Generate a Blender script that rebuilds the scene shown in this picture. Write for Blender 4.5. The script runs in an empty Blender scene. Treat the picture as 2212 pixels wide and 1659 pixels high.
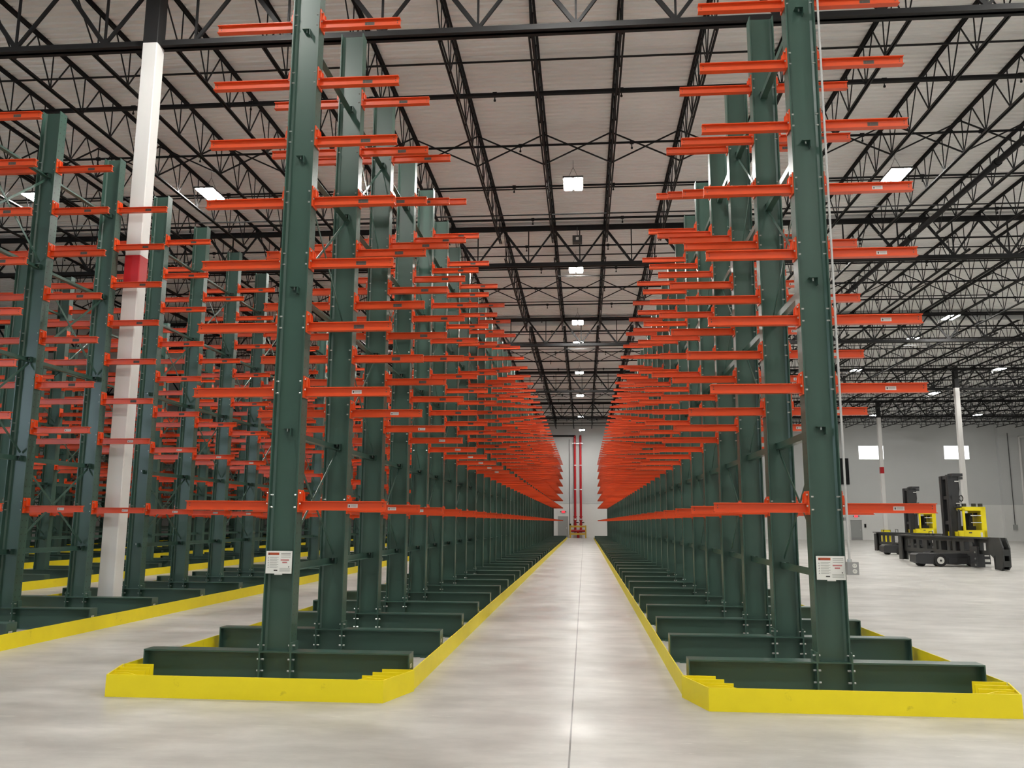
import bpy, math, random
from mathutils import Vector, Matrix
random.seed(7)
SC = bpy.context.scene
COL = SC.collection

# ------------------------------------------------------------------ camera, world, exposure
cam_d = bpy.data.cameras.new('camera'); cam = bpy.data.objects.new('camera', cam_d); COL.objects.link(cam)
F, YAW, PIT, ROL = 1824.6, .0852, .1617, .0060
cam_d.sensor_fit = 'HORIZONTAL'; cam_d.sensor_width = 36.0; cam_d.lens = F / 2212 * 36.0
cam_d.clip_end = 400
cy, sy, cp, sp = math.cos(YAW), math.sin(YAW), math.cos(PIT), math.sin(PIT)
fw = Vector((-sy * cp, cy * cp, sp)); rt = Vector((cy, sy, 0)); up = rt.cross(fw)
r2 = rt * math.cos(ROL) + up * math.sin(ROL); u2 = up * math.cos(ROL) - rt * math.sin(ROL)
m = Matrix((r2, u2, -fw)).transposed().to_4x4(); m.translation = Vector((0, 0, 1.6))
cam.matrix_world = m
SC.camera = cam
w = bpy.data.worlds.new('world'); SC.world = w; w.use_nodes = True
w.node_tree.nodes['Background'].inputs[0].default_value = (.86, .93, 1, 1)
w.node_tree.nodes['Background'].inputs[1].default_value = 1.1
SC.view_settings.view_transform = 'Standard'; SC.view_settings.look = 'None'
SC.view_settings.exposure = 0.0; SC.view_settings.gamma = 1.0
SC.view_settings.use_curve_mapping = False
SC.cycles.use_denoising = True
SC.cycles.max_bounces = 6
SC.cycles.diffuse_bounces = 4
SC.cycles.sample_clamp_indirect = 6
LAMP = 235.0                       # radiance of the high-bay panels

# ------------------------------------------------------------------ layout (metres)
XL, XR = -3.09, 2.35               # rack rows either side of the aisle
PITCH = 5.48
Y0, STEP, N = 8.63, 1.808, 42
HC, HB, HALF = 8.14, .307, 1.364
CW, CD = .153, .0916
ARM_Z = [1.80] + [2.99 + .7037 * i for i in range(7)]
STRUT_Z = [1.15, 2.55, 4.08, 5.57, 7.09]
TIP = 1.0636
GY = [14.5, 29.2, 43.1, 59.0, 74.6]   # girder lines
WALL_Y = 89.0
EYE = 1.6
DECK = EYE + 10.67
JX0, JP = -8.35, 1.837
COLX = [-41.4, -24.9, -8.2, 8.35, 24.95, 41.5]

# ------------------------------------------------------------------ materials
def mat(name, col, rough=.5, metal=0.0, bump=0.0, bscale=40, mottle=0.0, mscale=3, spec=None):
    mt = bpy.data.materials.new(name); mt.use_nodes = True
    nt = mt.node_tree; b = nt.nodes['Principled BSDF']
    b.inputs['Base Color'].default_value = (*col, 1); b.inputs['Roughness'].default_value = rough
    b.inputs['Metallic'].default_value = metal
    if spec is not None: b.inputs['Specular IOR Level'].default_value = spec
    tc = nt.nodes.new('ShaderNodeTexCoord')
    if mottle:
        n = nt.nodes.new('ShaderNodeTexNoise'); n.inputs['Scale'].default_value = mscale; n.inputs['Detail'].default_value = 6
        nt.links.new(tc.outputs['Object'], n.inputs['Vector'])
        mx = nt.nodes.new('ShaderNodeMix'); mx.data_type = 'RGBA'; mx.blend_type = 'MIX'
        mx.inputs['A'].default_value = (*[c * (1 - mottle) for c in col], 1)
        mx.inputs['B'].default_value = (*[min(1, c * (1 + mottle)) for c in col], 1)
        nt.links.new(n.outputs['Fac'], mx.inputs['Factor']); nt.links.new(mx.outputs['Result'], b.inputs['Base Color'])
    if bump:
        n = nt.nodes.new('ShaderNodeTexNoise'); n.inputs['Scale'].default_value = bscale
        nt.links.new(tc.outputs['Object'], n.inputs['Vector'])
        bp = nt.nodes.new('ShaderNodeBump'); bp.inputs['Strength'].default_value = bump; bp.inputs['Distance'].default_value = .01
        nt.links.new(n.outputs['Fac'], bp.inputs['Height']); nt.links.new(bp.outputs['Normal'], b.inputs['Normal'])
    return mt
def emis(name, col, s):
    mt = bpy.data.materials.new(name); mt.use_nodes = True; nt = mt.node_tree
    b = nt.nodes['Principled BSDF']; b.inputs['Base Color'].default_value = (*col, 1)
    b.inputs['Emission Color'].default_value = (*col, 1); b.inputs['Emission Strength'].default_value = s
    return mt
GREEN_C = (.046, .098, .076)
GREEN = mat('green_paint', GREEN_C, .30, mottle=.10, mscale=2.2)
ORANGE = mat('orange_paint', (.76, .085, .014), .34, mottle=.06, mscale=3)
YELLOW = mat('yellow_paint', (.95, .78, .008), .45, mottle=.07, mscale=5)
def scuff(mt, dark):
    nt = mt.node_tree; b = nt.nodes['Principled BSDF']; src = b.inputs['Base Color'].links[0].from_socket
    tc = nt.nodes.new('ShaderNodeTexCoord'); n = nt.nodes.new('ShaderNodeTexNoise'); n.inputs['Scale'].default_value = 4.3; n.inputs['Detail'].default_value = 9; n.inputs['Roughness'].default_value = .72
    nt.links.new(tc.outputs['Object'], n.inputs['Vector'])
    rp = nt.nodes.new('ShaderNodeValToRGB'); rp.color_ramp.elements[0].position = .63; rp.color_ramp.elements[0].color = (0, 0, 0, 1); rp.color_ramp.elements[1].position = .80; rp.color_ramp.elements[1].color = (.75, .75, .75, 1)
    nt.links.new(n.outputs['Fac'], rp.inputs[0])
    mx = nt.nodes.new('ShaderNodeMix'); mx.data_type = 'RGBA'; mx.inputs['B'].default_value = (*dark, 1)
    nt.links.new(rp.outputs[0], mx.inputs['Factor']); nt.links.new(src, mx.inputs['A']); nt.links.new(mx.outputs['Result'], b.inputs['Base Color'])
scuff(YELLOW, (.30, .22, .01))
STEEL = mat('zinc_steel', (.62, .63, .62), .3, .9)
BLACK = mat('black_steel', (.018, .0175, .018), .65, spec=.25, mottle=.2, mscale=2)
PIPEB = mat('black_pipe', (.012, .012, .013), .7, spec=.2)
WHITE = mat('white_paint', (.74, .73, .71), .5, mottle=.03)
RED = mat('red_paint', (.50, .012, .018), .4)
DECKM = mat('deck_paint', (.92, .915, .90), .6, mottle=.05, mscale=.5)
WALLU = mat('wall_grey', (.58, .59, .585), .7, mottle=.03, mscale=1)
WALLL = mat('wall_white', (.78, .78, .76), .65, mottle=.03, mscale=1)
DOORM = mat('door_grey', (.36, .37, .36), .5)
DGREY = mat('dark_grey', (.05, .052, .053), .5)
CARR = mat('carriage_grey', (.036, .038, .037), .5, mottle=.15)
TRUCKB = mat('truck_black', (.030, .031, .033), .42, mottle=.15)
RUBBER = mat('rubber', (.018, .018, .018), .8)
LABELW = mat('label_white', (.74, .74, .70), .45)
LABELG = mat('label_grey', (.10, .085, .07), .5)
INK = mat('ink_grey', (.42, .42, .40), .6)
INKD = mat('ink_dark', (.06, .055, .05), .6)
INKR = mat('ink_red', (.55, .20, .20), .6)
INKO = mat('ink_orange', (.42, .075, .025), .6)
CONDUIT = mat('conduit_grey', (.52, .52, .51), .4)
SIGNW = mat('sign_white', (.86, .86, .83), .4)
OUTLET = mat('outlet_grey', (.34, .34, .34), .35, .4)
GLASS = mat('cab_glass', (.8, .85, .85), .05)
GLASS.node_tree.nodes['Principled BSDF'].inputs['Transmission Weight'].default_value = 1.0
GLASS.node_tree.nodes['Principled BSDF'].inputs['IOR'].default_value = 1.02
PANEL = emis('lamp_panel', (1, .98, .93), LAMP)
WINM = emis('window_daylight', (.96, .98, 1), 4.0)
WINB = emis('window_blue_daylight', (.70, .84, 1), 18.0)
EXITM = emis('exit_red', (1, .02, .05), 1.1)
GREYFAN = mat('fan_beige', (.55, .53, .47), .5)

# bolt holes punched in two rows down the column flanges
COLM = mat('green_column', GREEN_C, .30, mottle=.10, mscale=2.2)
def add_holes(mt):
    nt = mt.node_tree; b = nt.nodes['Principled BSDF']
    tc = nt.nodes.new('ShaderNodeTexCoord'); sx = nt.nodes.new('ShaderNodeSeparateXYZ'); nt.links.new(tc.outputs['Object'], sx.inputs[0])
    def M(op, a, bb=None):
        n = nt.nodes.new('ShaderNodeMath'); n.operation = op
        for i, v in enumerate((a, bb)):
            if v is None: continue
            if isinstance(v, (int, float)): n.inputs[i].default_value = v
            else: nt.links.new(v, n.inputs[i])
        return n.outputs[0]
    dy = M('SUBTRACT', M('ABSOLUTE', sx.outputs[1]), .048)
    dz = M('SUBTRACT', M('MODULO', sx.outputs[2], .1016), .0508)
    d = M('SQRT', M('ADD', M('MULTIPLY', dy, dy), M('MULTIPLY', dz, dz)))
    h = M('MULTIPLY', M('LESS_THAN', d, .0095), M('GREATER_THAN', M('ABSOLUTE', sx.outputs[0]), .151))
    mx = nt.nodes.new('ShaderNodeMix'); mx.data_type = 'RGBA'
    src = b.inputs['Base Color'].links[0].from_socket
    nt.links.new(h, mx.inputs['Factor']); nt.links.new(src, mx.inputs['A']); mx.inputs['B'].default_value = (.012, .018, .016, 1)
    nt.links.new(mx.outputs['Result'], b.inputs['Base Color'])
add_holes(COLM)

# polished concrete with trowel clouds, dusty streaks, speckle and a sawn joint
def floor_mat():
    mt = bpy.data.materials.new('concrete'); mt.use_nodes = True; nt = mt.node_tree; b = nt.nodes['Principled BSDF']
    tc = nt.nodes.new('ShaderNodeTexCoord')
    def noise(scale, detail, sc=(1, 1, 1), rough=.55):
        mp = nt.nodes.new('ShaderNodeMapping'); mp.inputs['Scale'].default_value = sc
        nt.links.new(tc.outputs['Object'], mp.inputs[0])
        n = nt.nodes.new('ShaderNodeTexNoise'); n.inputs['Scale'].default_value = scale; n.inputs['Detail'].default_value = detail
        n.inputs['Roughness'].default_value = rough
        nt.links.new(mp.outputs[0], n.inputs['Vector']); return n.outputs['Fac']
    def ramp(src, stops):
        r = nt.nodes.new('ShaderNodeValToRGB'); e = r.color_ramp.elements
        e[0].position, e[0].color = stops[0][0], (*stops[0][1], 1); e[1].position, e[1].color = stops[1][0], (*stops[1][1], 1)
        for p, c in stops[2:]:
            x = e.new(p); x.color = (*c, 1)
        nt.links.new(src, r.inputs[0]); return r.outputs[0]
    def mix(f, a, bb, mode='MIX'):
        x = nt.nodes.new('ShaderNodeMix'); x.data_type = 'RGBA'; x.blend_type = mode
        if isinstance(f, (int, float)): x.inputs['Factor'].default_value = f
        else: nt.links.new(f, x.inputs['Factor'])
        for k, v in (('A', a), ('B', bb)):
            if isinstance(v, tuple): x.inputs[k].default_value = (*v, 1)
            else: nt.links.new(v, x.inputs[k])
        return x.outputs['Result']
    base = ramp(noise(.42, 8, (1, 1.3, 1), .6), [(.30, (.425, .412, .382)), (.70, (.61, .595, .56))])
    st = ramp(noise(1.5, 6, (.7, 1.8, 1), .65), [(.36, (.84, .84, .845)), (.64, (1.07, 1.07, 1.07))])
    c = mix(1.0, base, st, 'MULTIPLY')
    sc = ramp(noise(9, 4, (.25, 1.6, 1), .7), [(.64, (0, 0, 0)), (.74, (1, 1, 1))])
    c = mix(sc, c, (.72, .70, .65))
    sx = nt.nodes.new('ShaderNodeSeparateXYZ'); nt.links.new(tc.outputs['Object'], sx.inputs[0])
    def MM(op, a, bb):
        n = nt.nodes.new('ShaderNodeMath'); n.operation = op
        for i, v in enumerate((a, bb)):
            if isinstance(v, (int, float)): n.inputs[i].default_value = v
            else: nt.links.new(v, n.inputs[i])
        return n.outputs[0]
    dx = MM('ABSOLUTE', MM('ADD', sx.outputs[0], .115), 0)
    j = MM('LESS_THAN', dx, .0065)
    c = mix(j, c, (.10, .09, .08))
    nt.links.new(c, b.inputs['Base Color'])
    rr = ramp(noise(1.2, 4), [(.3, (.28, .28, .28)), (.7, (.46, .46, .46))]); nt.links.new(rr, b.inputs['Roughness'])
    b.inputs['Specular IOR Level'].default_value = .35
    return mt
FLOORM = floor_mat()

# ------------------------------------------------------------------ mesh helpers
class MB:
    def __init__(s): s.v, s.f, s.m, s.mats = [], [], [], []
    def mi(s, mt):
        if mt not in s.mats: s.mats.append(mt)
        return s.mats.index(mt)
    def faces(s, vs, fs, mt):
        o = len(s.v); s.v += [tuple(p) for p in vs]; k = s.mi(mt)
        for f in fs: s.f.append([o + i for i in f]); s.m.append(k)
        return s
    def box(s, x0, x1, y0, y1, z0, z1, mt):
        v = [(x0, y0, z0), (x1, y0, z0), (x1, y1, z0), (x0, y1, z0), (x0, y0, z1), (x1, y0, z1), (x1, y1, z1), (x0, y1, z1)]
        return s.faces(v, [(0, 3, 2, 1), (4, 5, 6, 7), (0, 1, 5, 4), (1, 2, 6, 5), (2, 3, 7, 6), (3, 0, 4, 7)], mt)
    def frame(s, p, q):
        p, q = Vector(p), Vector(q); d = (q - p).normalized()
        a = Vector((0, 0, 1)) if abs(d.z) < .95 else Vector((0, 1, 0))
        u = d.cross(a).normalized(); return p, q, u, u.cross(d)
    def bar(s, p, q, wd, ht, mt):
        p, q, u, v = s.frame(p, q); c = [(-1, -1), (1, -1), (1, 1), (-1, 1)]
        vs = [e + u * (a * wd / 2) + v * (b * ht / 2) for e in (p, q) for a, b in c]
        return s.faces(vs, [(3, 2, 1, 0), (4, 5, 6, 7), (0, 1, 5, 4), (1, 2, 6, 5), (2, 3, 7, 6), (3, 0, 4, 7)], mt)
    def cyl(s, p, q, r, mt, n=10, r1=None):
        p, q, u, v = s.frame(p, q); r1 = r if r1 is None else r1
        vs = [e + (u * math.cos(2 * math.pi * i / n) + v * math.sin(2 * math.pi * i / n)) * rr for e, rr in ((p, r), (q, r1)) for i in range(n)]
        fs = [(i, (i + 1) % n, n + (i + 1) % n, n + i) for i in range(n)] + [tuple(range(n))[::-1], tuple(range(n, 2 * n))]
        return s.faces(vs, fs, mt)
    def prism(s, pts, axis, a, b, mt):
        """polygon pts (2-D, counter-clockwise) swept along axis from a to b"""
        def P(u, v, t): return {'x': (t, u, v), 'y': (u, t, v), 'z': (u, v, t)}[axis]
        n = len(pts); vs = [P(u, v, a) for u, v in pts] + [P(u, v, b) for u, v in pts]
        return s.faces(vs, [tuple(range(n))[::-1], tuple(range(n, 2 * n))] + [(i, (i + 1) % n, n + (i + 1) % n, n + i) for i in range(n)], mt)
    def mesh(s, name):
        me = bpy.data.meshes.new(name); me.from_pydata(s.v, [], s.f)
        for mt in s.mats: me.materials.append(mt)
        me.polygons.foreach_set('material_index', s.m)
        import bmesh
        b = bmesh.new(); b.from_mesh(me); bmesh.ops.recalc_face_normals(b, faces=b.faces); b.to_mesh(me); b.free()
        me.update(); return me
    def obj(s, name, parent=None, loc=None, smooth=False):
        me = s.mesh(name)
        if smooth:
            me.polygons.foreach_set('use_smooth', [True] * len(me.polygons)); me.set_sharp_from_angle(angle=.6)
        return link(name, me, parent, loc)
def link(name, data, parent=None, loc=None):
    o = bpy.data.objects.new(name, data); COL.objects.link(o)
    if parent: o.parent = parent
    if loc: o.location = loc
    return o
def tag(o, label, cat, group=None, kind=None):
    o['label'] = label; o['category'] = cat
    if group: o['group'] = group
    if kind: o['kind'] = kind
    return o
def thing(name, label, cat, loc=(0, 0, 0), group=None):
    return tag(link(name, None, None, loc), label, cat, group)
def struct(o, label=None):
    o['kind'] = 'structure'
    if label: o['label'] = label
    return o
ONES = 'zeroth first second third fourth fifth sixth seventh eighth ninth tenth eleventh twelfth thirteenth fourteenth fifteenth sixteenth seventeenth eighteenth nineteenth'.split()
TENS = {2: ('twentieth', 'twenty'), 3: ('thirtieth', 'thirty'), 4: ('fortieth', 'forty')}
def nth(n): return ONES[n] if n < 20 else TENS[n // 10][0] if n % 10 == 0 else TENS[n // 10][1] + '-' + ONES[n % 10]

# ------------------------------------------------------------------ lamps (high-bay pairs of LED panels)
def lamp_proto():
    h = MB(); h.box(-.30, .30, -.50, .50, .02, .07, DGREY).box(-.10, .10, -.22, .22, .07, .16, DGREY)
    c = MB()
    for sx in (-.22, .22):
        c.cyl((sx, 0, .07), (0, 0, .55), .006, DGREY, 5)
    c.cyl((0, 0, .55), (0, 0, .77), .006, DGREY, 5)
    p = MB()
    p.box(-.255, -.045, -.45, .45, .0, .02, PANEL)
    q = MB(); q.box(.045, .255, -.45, .45, .0, .02, PANEL)
    return h.mesh('housing'), c.mesh('suspension_cable'), p.mesh('light_panel'), q.mesh('light_panel')
LP = lamp_proto()
LZ = EYE + 9.9
rowsY = [(-7, 'behind the camera'), (3, 'above the camera'), (12.6, 'in front of the nearest girder'), (23.9, 'first beyond the nearest girder'), (32.5, 'second beyond the nearest girder'),
         (41.6, 'third beyond the nearest girder'), (46.6, 'fourth beyond the nearest girder'), (56.2, 'fifth beyond the nearest girder'), (66.5, 'sixth beyond the nearest girder'), (80.3, 'seventh beyond the nearest girder')]
lamp_cols = [(-.25, 'over the centre aisle'), (-5.9, 'over the next aisle left'), (-11.42, 'over the second aisle to the left'), (-17.0, 'over the third aisle to the left'),
             (9.03, 'over the floor right of the racks'), (17.8, 'over the parked forklifts'), (26.8, 'over the far right floor'), (36.0, 'added to brighten the far right wall')]  # last column, and farthest rows right of the racks, added to brighten the wall
LEFT_ON = {-5.9: (3, 12.6, 23.9, 32.5, 41.6, 46.6, 56.2, 66.5), -11.42: (23.9, 46.6), -17.0: (12.6, 23.9, 56.2)}
for lx, lw in lamp_cols:
    for ly, lyw in rowsY:
        if lx == 9.03 and ly > 60: continue
        if lx > 20 and ly in (41.6, 46.6): continue
        if lx > 30 and ly < 50: continue
        if lx < -5 and ly not in LEFT_ON[lx]: continue
        hz = LZ
        r = thing('high_bay_light', f'twin-panel ceiling light {lw}, {lyw}', 'ceiling light', (lx, ly, hz), 'high bay ceiling lights')
        for nm, me in zip(('housing', 'suspension_cable', 'light_panel', 'light_panel'), LP): link(nm, me, r)
r = thing('high_bay_light', 'twin-panel ceiling light over the centre aisle, last before the red risers', 'ceiling light', (-.16, 84.6, EYE + 9.1), 'high bay ceiling lights')
for nm, me in zip(('housing', 'suspension_cable', 'light_panel', 'light_panel'), LP): link(nm, me, r)
MB().cyl((0, 0, .5), (0, 0, 1.57), .012, DGREY, 6).obj('drop_rod', r)

# ------------------------------------------------------------------ room shell
WX0, WX1, WY0 = -36.0, 50.0, -12.0
o = MB().box(WX0, WX1, WY0, WALL_Y, -.1, 0, FLOORM).obj('floor'); struct(o, 'pale polished concrete warehouse floor with a sawn joint along the aisle')
# roof deck: trapezoid ribs running across the building
d = MB(); rib = .2032; y = WY0; vs = []; prof = []
while y < WALL_Y:
    prof += [(y, DECK), (y + .095, DECK), (y + .115, DECK + .042), (y + .183, DECK + .042)]; y += rib
prof.append((WALL_Y, DECK))
for yy, zz in prof: vs += [(WX0, yy, zz), (WX1, yy, zz)]
d.faces(vs, [(2 * i, 2 * i + 1, 2 * i + 3, 2 * i + 2) for i in range(len(prof) - 1)], DECKM)
struct(d.obj('ceiling'), 'corrugated pale steel roof deck')
LINE = 3.55
wl = MB()
wl.box(WX0, WX1, WALL_Y, WALL_Y + .25, 0, LINE, WALLL).box(WX0, WX1, WALL_Y, WALL_Y + .25, LINE, DECK + .05, WALLU)
struct(wl.obj('wall_far'), 'far concrete wall, white below and grey above')
struct(MB().box(WX0 - .25, WX0, WY0, WALL_Y + .25, 0, LINE, WALLL).box(WX0 - .25, WX0, WY0, WALL_Y + .25, LINE, DECK + .05, WALLU).obj('wall_left'), 'left warehouse wall')
struct(MB().box(WX1, WX1 + .25, WY0, WALL_Y + .25, 0, LINE, WALLL).box(WX1, WX1 + .25, WY0, WALL_Y + .25, LINE, DECK + .05, WALLU).obj('wall_right'), 'right warehouse wall')
bw = MB()
for x0, x1, z0, z1 in ((WX0, -27.6, 4.8, 8.2), (-23.2, WX1, 5.2, 8.2), (WX0, WX1, 8.2, DECK + .05), (WX0, 15, LINE, 4.8), (15, 16, LINE, 5.2), (46, WX1, LINE, 5.2), (-23.2, 15, 4.8, 5.2)):
    bw.box(x0, x1, WY0 - .25, WY0, z0, z1, WALLU)
bw.box(WX0, 16, WY0 - .25, WY0, 0, LINE, WALLL).box(46, WX1, WY0 - .25, WY0, 0, LINE, WALLL)
struct(bw.obj('wall_back'), 'back wall behind the camera with a wide opening added for light and a clerestory window')  # wide gap is added to let sky light fill the right side
o = MB().box(-27.6, -27.5, WY0 - .2, WY0, 4.8, 8.2, WALLL).box(-23.3, -23.2, WY0 - .2, WY0, 4.8, 8.2, WALLL).box(-25.45, -25.35, WY0 - .2, WY0, 4.8, 8.2, WALLL).obj('window_4'); struct(o, 'daylit clerestory window in the back wall')
MB().box(-27.5, -23.3, WY0 - .15, WY0 - .1, 4.8, 8.2, WINB).obj('pane', o)
struct(MB().box(-14, 14, WALL_Y - .03, WALL_Y, LINE - .04, LINE + .04, WALLU).obj('trim_1'), 'grey reveal line across the far wall')
# pilaster, conduits and pipe at the right end of the far wall
struct(MB().box(41.5, 47.4, WALL_Y - .5, WALL_Y, 0, LINE, WALLL).box(41.5, 47.4, WALL_Y - .5, WALL_Y, LINE, DECK, WALLU).obj('trim_2'), 'shallow pilaster at the right of the far wall')
tag(MB().cyl((42.4, WALL_Y - .56, 1.6), (42.4, WALL_Y - .56, 10.7), .035, DGREY, 8).box(42.2, 42.6, WALL_Y - .64, WALL_Y - .5, 1.1, 1.6, DOORM).obj('wall_conduit'),
    'thin grey conduit with a box at its foot on the far wall pilaster', 'conduit')
tag(MB().cyl((43.45, WALL_Y - .62, 3.3), (43.45, WALL_Y - .62, 10.3), .11, WHITE, 10).cyl((43.45, WALL_Y - .62, 10.3), (46, WALL_Y - .62, 10.6), .11, WHITE, 10).obj('wall_pipe'),
    'thick pale pipe bending right near the top of the far wall', 'pipe')
# doors
def door(n, x0, x1, lab, h=2.14):
    fr = MB()
    fr.box(x0 - .06, x0, WALL_Y - .05, WALL_Y, 0, h + .06, DOORM).box(x1, x1 + .06, WALL_Y - .05, WALL_Y, 0, h + .06, DOORM).box(x0 - .06, x1 + .06, WALL_Y - .05, WALL_Y, h, h + .06, DOORM)
    o = fr.obj(n); struct(o, lab)
    MB().box(x0, x1, WALL_Y - .03, WALL_Y, .02, h, DOORM).box(x0, x1, WALL_Y - .035, WALL_Y - .02, .02, .25, OUTLET).obj('door_leaf', o)
    MB().box(x1 - .16, x1 - .06, WALL_Y - .09, WALL_Y - .03, .95, 1.05, STEEL).obj('door_handle', o)
door('door_1', -2.66, -1.72, 'grey exit door at the end of the aisle')
door('door_2', 26.85, 27.82, 'grey exit door behind the forklifts', 1.93)
def exit_sign(x, z, lab):
    r = thing('exit_sign', lab, 'exit sign', (x, WALL_Y, z))
    MB().box(-.2, .2, -.06, 0, -.1, .16, WHITE).obj('sign_box', r)
    b = MB()                                         # E X I T in small strokes on the red face
    b.box(-.17, .17, -.07, -.06, -.07, .13, EXITM); b.obj('sign_face', r)
    t = MB(); yb, yf = -.075, -.07
    def st(x0, x1, z0, z1): t.box(x0, x1, yb, yf, z0, z1, WHITE)
    st(-.14, -.125, -.04, .10)
    for zz in (-.04, .023, .085): st(-.14, -.08, zz, zz + .015)
    t.bar((-.06, -.0725, -.04), (0, -.0725, .10), .012, .005, WHITE); t.bar((-.06, -.0725, .10), (0, -.0725, -.04), .012, .005, WHITE)
    st(.025, .04, -.04, .10); st(.06, .13, .085, .10); st(.0875, .1025, -.04, .10)
    t.obj('lettering', r)
    MB().cyl((-.3, -.05, .05), (-.2, -.05, .05), .045, DGREY, 8).cyl((.2, -.05, .05), (.3, -.05, .05), .045, DGREY, 8).obj('emergency_lamp_heads', r)
exit_sign(-2.16, 2.62, 'small red exit sign over the door at the end of the aisle')
exit_sign(27.36, 2.32, 'small red exit sign over the grey door behind the forklifts')
tag(MB().box(-1.52, -1.36, WALL_Y - .1, WALL_Y, 1.05, 1.45, PIPEB).obj('wall_phone'), 'small black device on the wall beside the aisle end door', 'alarm device')
tag(MB().box(28.12, 28.28, WALL_Y - .1, WALL_Y, 1.25, 1.6, PIPEB).obj('wall_phone'), 'small black device on the wall beside the door behind the forklifts', 'alarm device')
# windows
for i, (x0, x1) in enumerate(((28.0, 30.43), (36.4, 38.8))):
    fr = MB(); z0, z1 = 8.12, 9.45; t = .06
    fr.box(x0 - t, x1 + t, WALL_Y - .04, WALL_Y, z1, z1 + t, WALLL).box(x0 - t, x1 + t, WALL_Y - .04, WALL_Y, z0 - t, z0, WALLL)
    fr.box(x0 - t, x0, WALL_Y - .04, WALL_Y, z0, z1, WALLL).box(x1, x1 + t, WALL_Y - .04, WALL_Y, z0, z1, WALLL)
    o = fr.obj(f'window_{i+1}'); struct(o, 'bright daylit clerestory window in the far wall')
    MB().box(x0, x1, WALL_Y - .02, WALL_Y, z0, z1, WINM).obj('pane', o)
tag(MB().box(25.6, 26.9, WALL_Y - .12, WALL_Y, 5.55, 8.2, PIPEB).obj('wall_louver'), 'tall black louvre panel on the far wall, left of the first bright window', 'louvre')
o = MB().box(44.9, 46.9, WALL_Y - .54, WALL_Y - .5, 5.2, 8.0, DGREY).obj('window_3'); struct(o, 'dark window at the right end of the far wall')
MB().box(44.9, 46.9, WALL_Y - .56, WALL_Y - .54, 7.1, 7.18, WHITE).box(44.9, 44.98, WALL_Y - .56, WALL_Y - .54, 5.2, 8.0, WHITE).box(44.9, 46.9, WALL_Y - .56, WALL_Y - .54, 6.1, 6.18, WHITE).obj('window_bars', o)

# ------------------------------------------------------------------ roof framing
H = lambda h: EYE + h
def girder_mesh(xa, xb):
    b = MB(); zt0, zt1, zb0, zb1 = H(10.37), H(10.53), H(9.02), H(9.18)
    for s in (-1, 1):
        b.box(xa, xb, s * .015, s * .12, zt1 - .02, zt1, BLACK).box(xa, xb, s * .015, s * .035, zt0, zt1, BLACK)
        b.box(xa, xb, s * .015, s * .12, zb0, zb0 + .02, BLACK).box(xa, xb, s * .015, s * .035, zb0, zb1, BLACK)
    k0 = math.floor((xa - JX0) / JP); x = JX0 + JP * k0
    while x < xb + JP:
        n = x + JP / 2
        for (p, q, wd) in ((x, n, .085), (x + JP, n, .06)):
            if xa < min(p, q) and max(p, q) < xb: b.bar((p, 0, zt0 + .04), (q, 0, zb1 - .03), .05, wd, BLACK)
        if xa < n < xb: b.bar((n, 0, zt0 + .03), (n, 0, zb1 - .02), .04, .04, BLACK)
        x += JP
    return b
BAYW = ['nearest', 'second', 'third', 'fourth', 'farthest']
SPANW = ['far left', 'left', 'aisle', 'right', 'far right']
for gi, gy in enumerate(GY):
    for si in range(5):
        xa, xb = COLX[si], COLX[si + 1]
        if gi < 2 and si in (0, 4): continue
        o = girder_mesh(xa + .01, xb - .01).obj('roof_girder', None, (0, gy, 0))
        tag(o, f'black steel joist girder, {SPANW[si]} span of the {BAYW[gi]} girder line', 'girder', 'roof girders')
def joist_mesh(ln):
    b = MB(); zt, zb = DECK, H(9.62)
    for s in (-1, 1):
        b.box(s * .012, s * .062, 0, ln, zt - .012, zt, BLACK).box(s * .012, s * .022, 0, ln, zt - .075, zt, BLACK)
        b.box(s * .012, s * .05, .85, ln - .85, zb, zb + .01, BLACK).box(s * .012, s * .022, .85, ln - .85, zb, zb + .06, BLACK)
    n = max(4, round((ln - 2.4) / 1.22)); p = (ln - 2.4) / n; ys = [1.2 + p * i for i in range(n + 1)]
    z0, z1 = zt - .06, zb + .04
    b.bar((0, .25, z0), (0, ys[0], z1), .022, .03, BLACK); b.bar((0, ln - .25, z0), (0, ys[-1], z1), .022, .03, BLACK)
    for i, yy in enumerate(ys):
        b.bar((0, yy, z0), (0, yy, z1), .02, .024, BLACK)
        if i < n:
            mid = yy + p / 2
            b.bar((0, yy, z1), (0, mid, z0), .022, .026, BLACK); b.bar((0, mid, z0), (0, ys[i + 1], z1), .022, .026, BLACK)
    b.box(-.06, .06, -.05, .12, H(10.53), zt - .012, BLACK)
    return b.mesh('roof_joist')
bays = [(GY[i], GY[i + 1] if i < 4 else WALL_Y) for i in range(5)]
xr = [(-19.9, 15), (-24, 21), (-24, 29), (-24, 38), (-24, 46)]
xcross = MB(); 
for s in (-1, 1):
    a, b_ = (H(10.54), H(9.66)) if s > 0 else (H(9.66), H(10.54))
    xcross.bar((0, s * .02, a), (JP, s * .02, b_), .03, .035, BLACK)
XM = xcross.mesh('cross_bridging')
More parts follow.
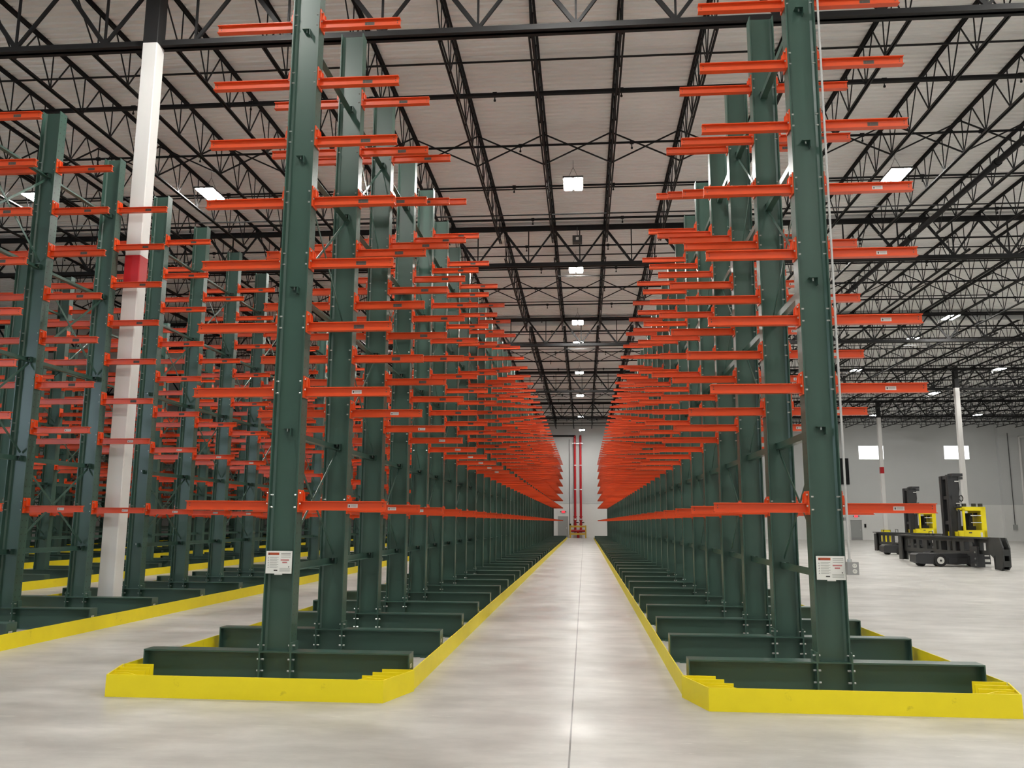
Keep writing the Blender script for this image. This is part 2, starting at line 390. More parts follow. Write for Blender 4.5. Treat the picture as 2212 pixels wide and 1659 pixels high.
for bi, (ya, yb) in enumerate(bays):
    jm = joist_mesh(yb - ya); xs = []
    k = math.ceil((xr[bi][0] - JX0) / JP)
    while JX0 + JP * k < xr[bi][1]:
        xs.append(JX0 + JP * k); k += 1
    bw = f'{BAYW[bi]} roof bay'
    L = sorted([x for x in xs if x < 0], reverse=True); R = [x for x in xs if x >= 0]
    for side, lst in (('left', L), ('right', R)):
        for i, x in enumerate(lst):
            o = link('roof_joist', jm, None, (x, ya, 0))
            tag(o, f'black open-web joist, {nth(i+1)} {side} of the aisle centre, {bw}', 'joist', f'joists of the {BAYW[bi]} roof bay')
            if x + JP < xr[bi][1]:
                o = link('cross_bridging', XM, None, (x, (ya + yb) / 2, 0))
                tag(o, f'thin black X brace beside joist {nth(i+1)} {side} of the aisle, {bw}', 'brace', f'X braces of the {BAYW[bi]} roof bay')
    for f, fwd in ((.24, 'near'), (.76, 'far')):
        yy = ya + (yb - ya) * f
        r = thing('bridging_line', f'pair of thin black bridging bars across the {fwd} part of the {BAYW[bi]} roof bay', 'bridging', (0, yy, 0), 'bridging lines')
        MB().bar((xs[0], 0, H(10.53)), (xs[-1], 0, H(10.53)), .035, .035, BLACK).obj('top_bar', r)
        MB().bar((xs[0], 0, H(9.66)), (xs[-1], 0, H(9.66)), .035, .035, BLACK).obj('bottom_bar', r)
# sprinkler lines: branch pipes across the building, a main along it
y = 18.7; i = 0
while y < WALL_Y - 1:
    xa, xb = max(-24, -.9 * y), min(44, .75 * y + 3)
    r = thing('sprinkler_pipe', f'black sprinkler branch pipe under the deck, {nth(i+1)} beyond the nearest girder', 'sprinkler pipe', (0, y, H(10.08)), 'sprinkler branch pipes')
    b = MB().cyl((xa, 0, 0), (xb, 0, 0), .04 if i % 3 == 0 else .032, PIPEB, 8)
    xh = -2.05 + (i % 2) * .4
    hs = [xh + 3.0 * k for k in range(-8, 14) if xa + .3 < xh + 3.0 * k < xb - .3]
    for x in hs: b.cyl((x - .05, 0, 0), (x + .05, 0, 0), .055, PIPEB, 8)
    b.obj('pipe', r)
    hm = MB().cyl((0, 0, 0), (0, 0, -.13), .014, PIPEB, 6).cyl((0, 0, -.12), (0, 0, -.16), .028, PIPEB, 6).mesh('sprinkler_head')
    for x in hs: link('sprinkler_head', hm, r, (x, 0, -.02))
    y += 2.84; i += 1
b = MB().cyl((10.93, 14, H(9.44)), (10.93, WALL_Y - .5, H(9.44)), .085, PIPEB, 12)
for yy in range(16, 86, 6): b.cyl((10.93, yy, H(9.44)), (10.93, yy + .14, H(9.44)), .115, PIPEB, 12)
tag(b.obj('sprinkler_main', smooth=True), 'thick black sprinkler main running away under the joists right of the racks', 'pipe')
# pale expansion beam on the third girder line
tag(MB().box(-24, 34, GY[2] + .18, GY[2] + .38, H(10.2), DECK - .1, WALLU).obj('expansion_beam'), 'pale grey beam across the roof at the third girder line', 'beam')
# speaker under girder two
r = thing('ceiling_speaker', 'small dark horn speaker hanging under the second girder above the aisle', 'speaker', (-.17, GY[1] - .2, H(9.97)))
MB().cyl((0, 0, .12), (0, 0, .45), .012, DGREY, 6).box(-.08, .08, -.02, .02, .1, .13, OUTLET).obj('bracket', r)
MB().box(-.17, .17, -.12, .2, -.14, .1, DGREY).box(-.05, .05, -.13, -.12, -.07, .03, LABELW).obj('speaker_body', r)
# ceiling fan over the far floor right of the racks
r = thing('ceiling_fan', 'large pale industrial fan under the roof beyond the right rack row', 'ceiling fan', (18.8, 62.0, H(9.6)))
MB().cyl((0, 0, -.15), (0, 0, .95), .09, DGREY, 10).cyl((0, 0, -.2), (0, 0, .12), .28, GREYFAN, 14).obj('hub', r)
for k in range(6):
    a = k * math.pi / 3 + .35; c, s = math.cos(a), math.sin(a)
    MB().bar((c * .25, s * .25, 0), (c * 3.4, s * 3.4, -.03), .17, .03, GREYFAN).obj('blade', r)

# ------------------------------------------------------------------ white building columns
def building_column(x, y, lab, guard, band=True):
    r = thing('building_column', lab, 'column', (x, y, 0), 'white building columns')
    h = .145; b = MB(); c = .012
    prof = [(-h + c, -h), (h - c, -h), (h, -h + c), (h, h - c), (h - c, h), (-h + c, h), (-h, h - c), (-h, -h + c)]
    b.prism(prof, 'z', 0, 10.62, WHITE); b.box(-.19, .19, -.19, .19, 0, .02, DGREY); b.obj('shaft', r)
    MB().prism([(u * 1.01, v * 1.01) for u, v in prof], 'z', 10.62, DECK - .14, BLACK).obj('black_cap', r)
    if band: MB().prism([(u * 1.012, v * 1.012) for u, v in prof], 'z', 5.85, 6.39, RED).obj('red_band', r)
    if guard:
        g = MB(); q = .30; t = .05
        g.prism([(-q, -q), (q, -q), (q, -q + t), (-q, -q + t)], 'z', 0, 1.12, YELLOW).prism([(-q, q - t), (q, q - t), (q, q), (-q, q)], 'z', 0, 1.12, YELLOW)
        g.prism([(-q, -q), (-q + t, -q), (-q + t, q), (-q, q)], 'z', 0, 1.12, YELLOW).prism([(q - t, -q), (q, -q), (q, q), (q - t, q)], 'z', 0, 1.12, YELLOW)
        g.box(-q, q, -q, q, 1.08, 1.12, YELLOW)
        g.obj('column_guard', r)
building_column(-8.22, 14.42, 'white steel column with a red band between the left rack uprights', False)
building_column(24.9, 58.2, 'plain white steel column rising behind the nearer forklift', True, False)
building_column(25.3, 74.6, 'white steel column with a red band behind the farther forklift', True)

# ------------------------------------------------------------------ cantilever racks
def ibeam_x(b, x0, x1, h, wd, z0, tf, tw, mt):
    b.box(x0, x1, -wd, wd, z0 + h - tf, z0 + h, mt).box(x0, x1, -wd, wd, z0, z0 + tf, mt).box(x0, x1, -tw / 2, tw / 2, z0 + tf, z0 + h - tf, mt)
def column_mb(b=None, mt=COLM, bolts=False):
    b = b or MB(); z0 = HB
    if bolts:
        for s in (-1, 1):
            for z in ARM_Z:
                for dz in (-.02, .105): b.cyl((s * (CW - .042), -.062, z + dz - .045), (s * (CW - .012), -.062, z + dz - .045), .009, STEEL, 6)
    for s in (-1, 1):
        xo, xi = s * CW, s * (CW - .013)
        b.box(min(xo, xi), max(xo, xi), -CD, CD, z0, HC, mt)
    b.box(-CW + .013, CW - .013, -.005, .005, z0, HC, mt)
    # rolled fillets beside the flanges
    for s in (-1, 1):
        for t in (-1, 1):
            b.prism([(s * (CW - .013), t * .005), (s * (CW - .035), t * .005), (s * (CW - .013), t * .02)], 'z', z0, HC, mt)
    return b
def base_mb(b=None):
    b = b or MB(); ibeam_x(b, -HALF + .012, HALF - .012, HB, .1, 0, .014, .011, GREEN)
    for s in (-1, 1): b.box(min(s * HALF, s * (HALF - .012)), max(s * HALF, s * (HALF - .012)), -.1, .1, 0, HB, GREEN)
    for s in (-1, 1):                                # foot plates with anchors
        b.box(s * 1.2 - .06, s * 1.2 + .06, -.16, .16, 0, .012, GREEN)
    return b
def splice_mb(s):
    b = MB(); x = s * (CW + .008); b.box(x - .008, x + .008, -.1, -.006, .004, HB + .085, GREEN).box(x - .008, x + .008, .006, .1, .004, HB + .085, GREEN)
    for z in (HB + .055, .225, .115): b.cyl((s * (CW - .03), -.065, z), (s * (CW + .04), -.065, z), .010, STEEL, 6)
    return b
AH = .095
def arm_mb(s, b=None, z=0.0, detail=True):
    b = b or MB(); x0, x1 = CW + .012, TIP
    def bx(a, c, y0, y1, z0, z1, mt): b.box(min(s * a, s * c), max(s * a, s * c), y0, y1, z + z0, z + z1, mt)
    bx(x0, x1, -.037, .037, -.008, 0, ORANGE); bx(x0, x1, -.037, .037, -AH, -AH + .008, ORANGE); bx(x0, x1, -.004, .004, -AH + .008, -.008, ORANGE)
    bx(CW, CW + .012, -.078, .078, -AH - .02, .115, ORANGE)       # connector plate
    if detail:
        for t in (-1, 1):                                          # wedge gussets above the arm
            b.prism([(s * (CW + .012), z), (s * (CW + .042), z), (s * (CW + .034), z + .085), (s * (CW + .012), z + .112)], 'y', t * .040 - .004, t * .040 + .004, ORANGE)
        for zz in (.08, -.03):
            b.cyl((s * (CW + .012), -.060, z + zz), (s * (CW + .026), -.060, z + zz), .010, STEEL, 6)
        for zz in (-.035, -.06): b.cyl((s * (x1 - .035), -.006, z + zz + .01), (s * (x1 - .035), .006, z + zz + .01), .006, LABELG, 6)
    return b
def strut_mb(z, b=None):
    b = b or MB(); b.box(-.038, .038, .012, STEP - .012, z - .075, z - .070, GREEN).box(-.038, -.033, .012, STEP - .012, z - .075, z, GREEN); return b
def clip_mb(z):
    b = MB(); b.box(-.045, .045, -.085, -.006, z - .003, z + .003, GREEN).box(.039, .045, -.085, -.006, z - .075, z + .003, GREEN)
    b.cyl((0, -.045, z + .004), (0, -.045, z - .03), .009, STEEL, 6); return b
XP = {0: (0, 2), 1: (1, 3)}
def xpanel(p, b):
    za, zb = STRUT_Z[p] + .05, STRUT_Z[p + 1] - .09
    b.bar((-.006, .03, za), (-.006, STEP - .03, zb), .007, .036, GREEN); b.bar((.0, .03, zb), (.0, STEP - .03, za), .007, .036, GREEN)
    return b
def xrod_mb(par, b=None):
    b = b or MB()
    for p in XP[par]: xpanel(p, b)
    return b
ME = {'column': column_mb().mesh('column'), 'base': base_mb().mesh('base_beam'), 'bcolumn': column_mb(bolts=True).mesh('column'),
      'sp-1': splice_mb(-1).mesh('splice_plate'), 'sp1': splice_mb(1).mesh('splice_plate'),
      'arm-1': arm_mb(-1).mesh('arm'), 'arm1': arm_mb(1).mesh('arm'),
      'farm-1': arm_mb(-1, detail=False).mesh('arm'), 'farm1': arm_mb(1, detail=False).mesh('arm'),
      **{f'xp{p}': xpanel(p, MB()).mesh('cross_brace') for p in range(4)},
      'strut': strut_mb(0).mesh('brace_strut'), 'clip': clip_mb(0).mesh('brace_clip')}
lab = MB(); lab.box(.66, .765, -.0055, -.004, -.068, -.030, LABELW); lab.box(.672, .684, -.006, -.0055, -.06, -.04, INKD)
for zz in (-.040, -.049, -.058): lab.box(.692, .752, -.006, -.0055, zz, zz + .004, INK)
ME['label'] = lab.mesh('capacity_label')
lab = MB(); lab.box(.655, .765, -.0055, -.004, -.070, -.028, LABELG); lab.box(.664, .678, -.006, -.0055, -.062, -.036, INKD)
for zz in (-.040, -.049, -.058): lab.box(.692, .752, -.006, -.0055, zz, zz + .004, INKD)
ME['label_dark'] = lab.mesh('capacity_label')
ME['endlabel'] = MB().box(HALF, HALF + .001, -.055, .02, .165, .205, LABELW).box(HALF + .001, HALF + .0015, -.045, .01, .178, .183, INK).box(HALF + .001, HALF + .0015, -.045, .01, .190, .195, INK).mesh('end_label')
def brace_all(par):
    b = MB()
    for z in STRUT_Z: strut_mb(z, b)
    return xrod_mb(par, b)
ME['brace0'] = brace_all(0).mesh('brace_frame'); ME['brace1'] = brace_all(1).mesh('brace_frame')
def whole(par):
    b = column_mb(mt=GREEN); base_mb(b)
    for z in ARM_Z:
        for s in (-1, 1): arm_mb(s, b, z, False)
    if par is not None:
        for z in STRUT_Z: strut_mb(z, b)
        xrod_mb(par, b)
    return b.mesh('cantilever_upright')
ME['w0'], ME['w1'], ME['w2'] = whole(0), whole(1), whole(None)

def upright(x, y, k, row, level, par, label, group, brace=True, darklab=True):
    if level == 0:
        o = link('cantilever_upright', ME['w2' if not brace else f'w{par}'], None, (x, y, 0)); return tag(o, label, 'rack upright', group)
    r = thing('cantilever_upright', label, 'rack upright', (x, y, 0), group)
    link('column', ME['bcolumn' if level == 2 else 'column'], r); bb = link('base_beam', ME['base'], r)
    if level == 2: link('end_label', ME['endlabel'], bb)
    pre = 'arm' if level == 2 else 'farm'
    for z in ARM_Z:
        for s in (-1, 1):
            a = link('arm', ME[f'{pre}{s}'], r, (0, 0, z))
            if level == 2 and s == 1: link('capacity_label', ME['label_dark' if z > (3.4 if darklab else 5.6) else 'label'], a)
    if level == 2:
        link('splice_plate', ME['sp-1'], r); link('splice_plate', ME['sp1'], r)
        for z in STRUT_Z:
            link('brace_clip', ME['clip'], r, (0, 0, z))
            if brace: link('brace_strut', ME['strut'], r, (0, 0, z))
        if brace:
            for p in XP[par]: link('cross_brace', ME[f'xp{p}'], r)
    elif brace: link('brace_frame', ME[f'brace{par}'], r)
    return r
LASTN = N - 1
rows = [(XL, 0, 'in the rack row left of the aisle', 'uprights of the rack row left of the aisle', range(N), 9, N, 0),
        (XR, 0, 'in the rack row right of the aisle', 'uprights of the rack row right of the aisle', range(N), 9, N, 0),
        (XL - PITCH, 0, 'in the second rack row to the left', 'uprights of the second rack row to the left', range(1, 28), 8, 12, 1),
        (XL - 2 * PITCH, 0, 'in the third rack row to the left', 'uprights of the third rack row to the left', range(6, 40), 0, 0, 0),
        (XL - 3 * PITCH, 1, 'in the fourth rack row to the left', 'uprights of the fourth rack row to the left', range(10, N), 0, 0, 0),
        (XL - 4 * PITCH, 0, 'in the fifth rack row to the left', 'uprights of the fifth rack row to the left', range(14, N), 0, 0, 0),
        (XL - 5 * PITCH, 1, 'in the sixth rack row to the left', 'uprights of the sixth rack row to the left', range(18, N), 0, 0, 0)]
for x, off, where, grp, ks, n2, n1, _ in rows:
    for k in ks:
        lev = 2 if k < n2 else 1 if k < n1 else 0
        if k == 0: lb = f'green cantilever upright with a white sign, nearest {where}'
        elif k == LASTN: lb = f'green cantilever upright, last {where}'
        else: lb = f'green cantilever upright, {nth(k+1)} from the front {where}'
        br = k < LASTN and not (abs(x - (XL - PITCH)) < .01 and k == 3)
        upright(x, Y0 + k * STEP, k, 0, lev, (k + off) % 2, lb, grp, br, darklab=(x < 0))
# yellow floor rails beside every row
railw = {0: 'left of the aisle', 1: 'right of the aisle'}
def rail(x, side, ya, label):
    b = MB(); t = .009
    b.box(min(x, x - side * t), max(x, x - side * t), ya, Y0 + LASTN * STEP + .5, 0, .195, YELLOW)
    xi = x - side * .055
    b.box(min(x - side * t, xi), max(x - side * t, xi), ya, Y0 + LASTN * STEP + .5, 0, t, YELLOW)
    tag(b.obj('floor_guide_rail'), label, 'guide rail', 'yellow floor guide rails')
RW = 1.445
for ri, (x, *_r) in enumerate(rows):
    wh = 'rack row left of the aisle rack' if False else ['rack row left of the aisle', 'rack row right of the aisle', 'second rack row to the left', 'third rack row to the left', 'fourth rack row to the left', 'fifth rack row to the left', 'sixth rack row to the left'][ri]
    for s in (-1, 1):
        rail(x + s * RW, s, Y0 - .30, f'yellow steel floor rail along the {"right" if s > 0 else "left"} foot of the {wh}')
# yellow end guards with gusset ribs
def end_guard(x, label):
    r = thing('rack_end_guard', label, 'end guard', (x, Y0 - .889, 0), 'rack end guards')
    hw, gw, by, h, t = 1.2924, 1.459, .574, .195, .012
    MB().box(-hw, hw, 0, t, 0, h, YELLOW).box(-hw, hw, t, .10, 0, t, YELLOW).obj('front_plate', r)
    for s in (-1, 1):
        b = MB(); dx, dy = gw - hw, by; ln = math.hypot(dx, dy); nx, ny = -dy / ln * t, dx / ln * t
        b.prism([(s * hw, 0), (s * gw, by), (s * (gw + nx), by + ny), (s * (hw + nx), ny)] if s > 0 else [(s * hw, 0), (s * (hw + nx), ny), (s * (gw + nx), by + ny), (s * gw, by)], 'z', 0, h, YELLOW)
        b.obj('corner_plate', r)
        for i in range(4):
            f = (.08, .36, .68, .98)[i]; yy = by * f; xx = hw + dx * f - .012; lr = .30
            pts = [(s * xx, 0), (s * xx, h), (s * (xx - lr), h - (.0 if i else .0)), (s * (xx - lr), 0)]
            if i == 0: pts = [(s * xx, 0), (s * xx, h), (s * (xx - .16), h + .012), (s * (xx - lr), h - .02), (s * (xx - lr), 0)]
            MB().prism(pts, 'y', yy + .014, yy + .024, YELLOW).obj('gusset_rib', r)
end_guard(XL, 'yellow steel end guard with ribbed corners at the front of the left rack row')
end_guard(XR, 'yellow steel end guard with ribbed corners at the front of the right rack row')
# load signs on the two front uprights
def sign(x, label, y):
    r = thing('warning_sign', label, 'sign', (x, y, 1.18), 'signs on the front uprights')
    wd, h = .135, .112
    MB().box(-wd, wd, -.006, 0, -h, h, SIGNW).obj('sign_plate', r)
    b = MB(); yb, yf = -.0072, -.006
    def R(x0, x1, z0, z1, mt): b.box(x0, x1, yb, yf, z0, z1, mt)
    R(-.115, .0, .072, .096, INKO); b.prism([(-.112, .074), (-.094, .074), (-.103, .094)], 'y', -.0078, yb, INKD)
    R(.02, .12, .084, .092, INK); R(.02, .12, .07, .076, INK); R(.02, .12, .05, .055, INK)
    for i in range(5):
        z = .05 - i * .024
        b.prism([(-.117, z - .012), (-.103, z - .012), (-.11, z + .004)], 'y', yb, yf, INK)
        R(-.095, -.004, z - .002, z + .002, INK); R(-.095, -.02, z - .011, z - .007, INK)
    R(.018, .105, .016, .030, INKR); R(.036, .085, -.008, .005, INKR)
    R(-.05, -.012, -.086, -.075, INKD)
    for z in (-.062, -.072, -.082, -.092): R(.01, .12, z, z + .004, INK)
    R(.1, .11, -.05, -.04, INKD)
    b.obj('printing', r)
    MB().box(-.04, .04, -.012, 0, -h - .012, -h, WHITE).obj('holder_clip', r)
sign(XL - .005, 'white load warning sign on the nearest upright left of the aisle', Y0 - CD - .001)
sign(XR + .01, 'white load warning sign on the nearest upright right of the aisle', Y0 - CD - .001)
# outlet box with its conduit on the right front upright
r = thing('outlet_box', 'grey outlet box with two white sockets and a pale conduit on the right front upright', 'electrical outlet', (XR + CW + .045, Y0 - CD - .03, 1.18))
MB().box(-.052, .052, -.05, .03, -.06, .06, OUTLET).obj('box', r)
for z in (-.026, .026):
    so = MB().cyl((.012, -.05, z), (.012, -.056, z), .021, LABELW, 16).obj('socket', r)
    MB().box(.003, .006, -.0575, -.056, z - .004, z + .009, INKD).box(.018, .021, -.0575, -.056, z - .004, z + .009, INKD).obj('slots', so)
MB().cyl((-.018, 0, .06), (-.018, 0, DECK - 1.19), .0115, CONDUIT, 10).cyl((-.018, 0, .058), (-.018, 0, .085), .022, STEEL, 10).obj('conduit', r, smooth=True)
MB().box(-.04, 0, .02, .045, 2.2, 2.23, STEEL).box(-.04, 0, .02, .045, 3.7, 3.73, STEEL).box(-.04, 0, .02, .045, .45, .48, STEEL).box(-.04, 0, .02, .045, 5.6, 5.63, STEEL).obj('conduit_straps', r)

# ------------------------------------------------------------------ fire risers at the end of the aisle
for x, nm in ((-.92, 'left'), (-.34, 'right')):
    r = thing('fire_riser', f'tall red fire riser on the far wall, {nm} of the pair', 'riser pipe', (x, WALL_Y - .55, 0), 'red fire risers')
    b = MB().cyl((0, 0, .55), (0, 0, 10.3), .115, RED, 14)
    b.cyl((0, 0, 10.3), (0, .4, 10.55), .115, RED, 14); b.obj('pipe', r, smooth=True)
    for z in (4.9, 7.4, 9.7): MB().cyl((0, 0, z), (0, 0, z + .09), .135, WHITE, 14).box(-.28, .28, .02, .08, z, z + .06, STEEL).obj('collar', r)
    v = MB()
    for z in (1.35, 1.75, 2.1, .62): v.cyl((0, 0, z), (0, 0, z + .10), .175, RED, 14)
    v.cyl((.1, -.05, 1.55), (.34, -.05, 1.55), .05, PIPEB, 8).cyl((0, -.12, 1.9), (0, -.26, 1.9), .08, LABELW, 12); v.obj('valve_trim', r)
tag(MB().cyl((-1.35, WALL_Y - .8, .72), (.08, WALL_Y - .8, .72), .12, RED, 12).cyl((-.63, WALL_Y - .8, 0), (-.63, WALL_Y - .8, .72), .14, RED, 12).obj('pipe_manifold', smooth=True),
    'low red manifold pipe behind the yellow guard at the end of the aisle', 'pipe')
g = MB(); ya = WALL_Y - 1.35
for x in (-1.42, .14): g.box(x - .07, x + .07, ya, ya + .14, 0, 1.28, YELLOW)
for z in (.42, 1.17): g.box(-1.42, .14, ya, ya + .12, z - .09, z + .09, YELLOW)
for x in (-1.42, .14):
    for z in (.42, 1.17): g.box(x - .05, x + .05, ya + .1, WALL_Y - .02, z - .05, z + .05, YELLOW)
YG = mat('ochre_paint', (.62, .40, .05), .5); g.mats = [YG]
tag(g.obj('riser_guard_frame'), 'yellow steel guard frame in front of the red risers', 'guard frame')
tag(MB().cyl((-1.52, WALL_Y - .05, .3), (-1.52, WALL_Y - .05, 10.2), .03, DGREY, 8).obj('wall_conduit'), 'thin grey conduit running up the far wall left of the red risers', 'conduit')
tag(MB().cyl((-5, WALL_Y - .3, 10.55), (-.92, WALL_Y - .3, 10.55), .09, PIPEB, 8).obj('feed_pipe'), 'black pipe along the far wall feeding the left red riser', 'pipe')

# ------------------------------------------------------------------ forklifts
def forklift(ox, oy, label):
    r = thing('forklift', label, 'forklift', (ox, oy, 0), 'yellow multidirectional forklifts')
    # local axes: truck faces -X; the long pipe carriage runs along Y
    c = MB()
    for xl, ya, yb in ((-1.95, -1.75, -1.15), (-.2, 1.1, 1.7)):
        c.prism([(xl, .17), (xl + .2, .10), (.85, .10), (.85, .50), (xl + .1, .50), (xl, .44)], 'y', ya, yb, TRUCKB)
    c.box(.20, .80, -.95, 1.7, .12, .62, TRUCKB); c.box(.2, .95, -.75, 1.3, .62, 1.02, TRUCKB); c.box(.3, .80, -1.2, -.9, .12, .5, TRUCKB); c.box(.2, 1.34, -.72, .4, .92, 1.02, TRUCKB)
    c.box(-.75, .35, -1.78, -1.74, .14, .34, TRUCKB)
    c.obj('chassis', r)
    MB().box(.38, .80, -1.765, -1.752, .40, .44, LABELW).box(.46, .82, -1.765, -1.752, .19, .29, LABELW).obj('marker_plate', r)
    for (x, yy, rad) in ((-1.05, -1.80, .235), (.20, -1.80, .22), (.1, 1.45, .235), (.75, 1.2, .3), (-1.65, -1.55, .15)):
        wl_ = MB().cyl((x, yy, rad), (x, yy + .26, rad), rad, RUBBER, 24).obj('wheel', r, smooth=True)
        if rad == .235:
            MB().cyl((x, yy - .012, rad), (x, yy + .02, rad), .135, LABELW, 20).cyl((x, yy - .03, rad), (x, yy, rad), .04, DGREY, 12).obj('hub', wl_, smooth=True)
    # mast
    ms = r
    mb = MB()
    for yy in (-.38, .20):
        mb.box(.10, .34, yy, yy + .20, .18, 3.55, TRUCKB).box(.34, .52, yy + .03, yy + .15, .18, 3.62, TRUCKB)
        mb.box(.10, .50, yy + .06, yy + .10, .18, 3.50, RUBBER)
    for z in (.5, 1.6, 2.6, 3.42): mb.box(.14, .22, -.38, .40, z, z + .14, TRUCKB)
    mb.box(.28, .70, -.40, 0, 3.52, 3.64, TRUCKB).box(.52, .70, -.38, -.1, 3.40, 3.5, TRUCKB)
    mb.box(.24, .30, -.36, .38, .2, 3.5, RUBBER)
    mb.cyl((.42, 0, .3), (.42, 0, 3.3), .07, TRUCKB, 12); mb.cyl((.46, -.2, .3), (.46, -.2, 3.0), .045, TRUCKB, 10)
    mb.obj('mast', r)
    hb = MB(); pts = [(.54 + dx, -.3, z) for dx, z in ((0, 3.4), (.02, 3.0), (-.02, 2.75), (.0, 2.6), (.06, 2.52), (.13, 2.56), (.15, 2.66), (.10, 2.76), (.02, 2.74), (-.02, 2.6), (-.04, 2.2), (-.05, 1.5))]
    for p, q in zip(pts, pts[1:]): hb.cyl(p, q, .02, RUBBER, 6)
    hb.box(.36, .5, -.40, -.38, 2.42, 2.46, LABELW).box(.36, .48, -.40, -.38, 2.14, 2.17, LABELW).box(.36, .52, -.40, -.38, 3.30, 3.34, LABELW)
    hb.obj('hose', r)
    # cab
    x0, x1, ya, yb, z0, z1 = .22, 1.34, -.70, .35, 1.02, 2.30
    cb = MB(); t = .075
    cb.box(x0 + .30, x1, ya, yb, z1 - .07, z1, YELLOW)                     # roof
    cb.box(x0 + .14, x0 + .34, ya + .02, yb, z1 - .12, z1 - .06, YELLOW)
    cb.box(x0, x1, ya, ya + .05, z0, z0 + .34, YELLOW).box(x0, x1, yb - .05, yb, z0, z0 + .40, YELLOW)   # side panels
    cb.box(x1 - .14, x1, ya, yb, z0, z1 - .02, YELLOW)                      # rear shell
    for yy in (ya, yb - .05):
        cb.box(x0 + .22, x0 + .22 + t, yy, yy + .05, z0 + .3, z1, YELLOW).box(x1 - .20, x1 - .12, yy, yy + .05, z0 + .3, z1, YELLOW)
        cb.box(x0 + .22, x1 - .12, yy, yy + .05, z1 - .16, z1 - .06, YELLOW)
        cb.bar((x0 + .03, yy + .025, z0 + .25), (x0 + .08, yy + .025, z1 - .1), .05, .04, TRUCKB)
    cb.box(x0, x0 + .05, ya, yb, z0, z0 + .30, YELLOW)
    cb.obj('cab', r)
    dr = MB(); yd = ya - .015
    dr.box(x0 + .22, x1 - .12, yd, ya, z0 + .02, z0 + .36, YELLOW).box(x0 + .22, x0 + .30, yd, ya, z0 + .3, z1 - .06, YELLOW).box(x1 - .19, x1 - .12, yd, ya, z0 + .3, z1 - .06, YELLOW).box(x0 + .22, x1 - .12, yd, ya, z1 - .15, z1 - .06, YELLOW)
    dd = dr.obj('cab_door', r)
    MB().box(x0 + .52, x1 - .19, yd + .002, ya - .002, z0 + .64, z0 + .67, LABELW).box(x0 + .52, x1 - .19, yd + .002, ya - .002, z0 + .92, z0 + .95, LABELW).obj('window_bar', dd)
    MB().box(x0 + .40, x0 + .52, yd - .004, yd, z0 + .24, z0 + .28, INKD).box(x0 + .85, x0 + .93, yd - .004, yd, z0 + .06, z0 + .27, LABELW).obj('decal', dd)
    MB().box(x0 + .62, x0 + .76, -.35, .1, z0 + .3, z1 - .25, RUBBER).box(x0 + .50, x1 - .3, -.45, .1, z0 + .3, z0 + .52, RUBBER).box(x0 + .92, x0 + 1.0, -.3, -.1, z1 - .38, z1 - .24, RUBBER).obj('seat', r)
    wl_ = MB()
    for x in (x0 + .34, x0 + .72, x0 + .98): wl_.box(x, x + .13, -.52, -.40, z1 + .01, z1 + .13, TRUCKB)
    wl_.cyl((x0 + .18, -.45, z1), (x0 + .18, -.45, z1 + .1), .05, DGREY, 8); wl_.box(x0 - .02, x0 + .3, -.5, -.44, z1 - .02, z1 + .02, TRUCKB)
    wl_.obj('roof_lamps', r)
    MB().box(x0 + .95, x1 - .02, ya - .06, ya + .2, z0 - .05, z0 + .05, DGREY).cyl((x0 + .9, ya - .04, z0 - .02), (x0 + 1.2, ya - .04, z0 + .05), .05, DGREY, 8).obj('fender', r)
    # long carriage: pierced side plate, top flange, legs at both ends
    cr = MB(); YA, YB = -4.3, 4.25; zT, zB = 1.14, .42; xc = .0
    CG = CARR
    cr.box(xc - .22, xc + .20, YA + .6, YB, zT - .05, zT, CG)
    cr.box(xc - .02, xc + .02, YA + .3, YB, zT - .20, zT - .04, CG).box(xc - .02, xc + .02, -2.3, YB, zB, zB + .16, CG)
    cr.box(xc - .02, xc + .02, YA + .3, -2.2, .52, .66, CG)
    wins = [(-3.85, -3.42), (-3.2, -2.75), (-2.05, -1.55), (-1.25, -.85), (-.60, -.40), (-.15, .35), (.55, .78), (1.1, 1.65), (2.0, 2.4), (2.7, 3.0), (3.3, 3.7)]
    e = YA + .3
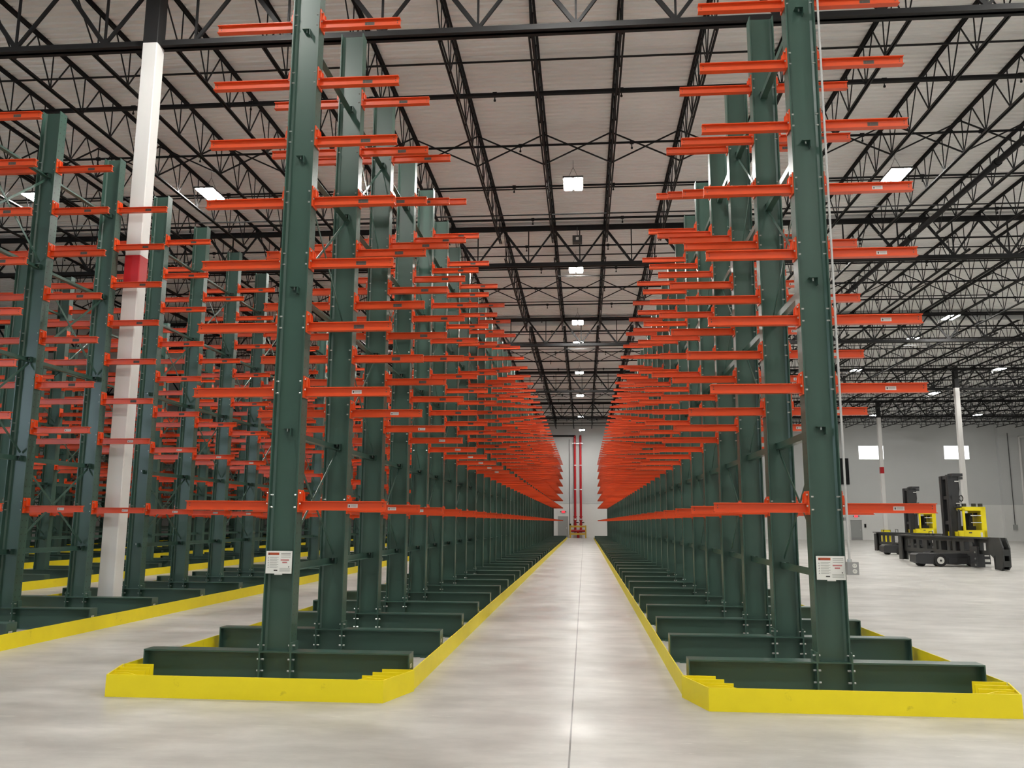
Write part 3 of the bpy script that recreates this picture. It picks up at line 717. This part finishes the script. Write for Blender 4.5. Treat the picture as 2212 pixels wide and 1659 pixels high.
    for a, b_ in wins + [(YB, YB)]:
        if a - e > .01: cr.box(xc - .018, xc + .018, e, a, zB + .1, zT - .12, CG)
        e = b_
    cr.obj('carriage', r)
    for sgn, ya_, yb_ in ((-1, YA - .1, YA + .55), (1, YB - .35, YB)):
        lg = MB()
        if sgn > 0:
            lg.box(xc - .16, xc - .10, ya_, yb_, .04, zT - .1, CG).box(xc + .06, xc + .12, ya_, yb_, .04, zT - .1, CG).box(xc - .10, xc + .06, yb_ - .08, yb_, .04, zT - .1, CG)
        else:
            for xx in (xc - .14, xc + .08):
                lg.prism([(ya_, .02), (ya_ + .45, .02), (ya_ + .48, .42), (yb_ + .1, .56), (yb_ + .1, 1.14), (ya_ + .02, 1.14), (ya_ - .18, .80), (ya_ - .16, .16)], 'x', xx, xx + .05, CG)
            lg.box(xc - .14, xc + .13, ya_ + .36, ya_ + .42, .02, .5, CG).box(xc - .14, xc + .13, ya_ - .16, ya_ - .11, .14, .34, CG).box(xc - .14, xc + .13, ya_ - .17, ya_ - .12, .52, .74, CG).box(xc - .14, xc + .13, ya_, ya_ + .45, .02, .06, CG)
        lg.obj('carriage_leg', r)
    sh = MB(); sh.box(xc - .14, xc + .20, -2.62, -2.22, .03, 1.08, TRUCKB).box(xc - .2, xc - .12, -2.9, -2.35, .05, .8, TRUCKB).cyl((xc - .2, -2.5, .85), (xc - .16, -2.5, .85), .1, DGREY, 12)
    for z in (.12, .35, .58): sh.cyl((xc - .22, -2.75, z), (xc - .14, -2.75, z), .035, STEEL, 8)
    sh.obj('clamp_bracket', r)
    rl = MB()
    for p, q in (((-.1, 1.2, zT), (-.1, 1.2, zT + .16)), ((-.1, 1.2, zT + .16), (-.1, .85, zT + .16)), ((-.1, .85, zT + .16), (-.1, .85, zT))): rl.cyl(p, q, .015, RUBBER, 6)
    rl.obj('handle', r)
    return r
f1 = forklift(14.55, 36.1, 'yellow and black forklift with a long black carriage, the nearer of two')
f1.rotation_euler.z = .045
f2 = forklift(17.6, 48.7, 'yellow and black forklift with a long black carriage, the farther of two')
f2.rotation_euler.z = .045
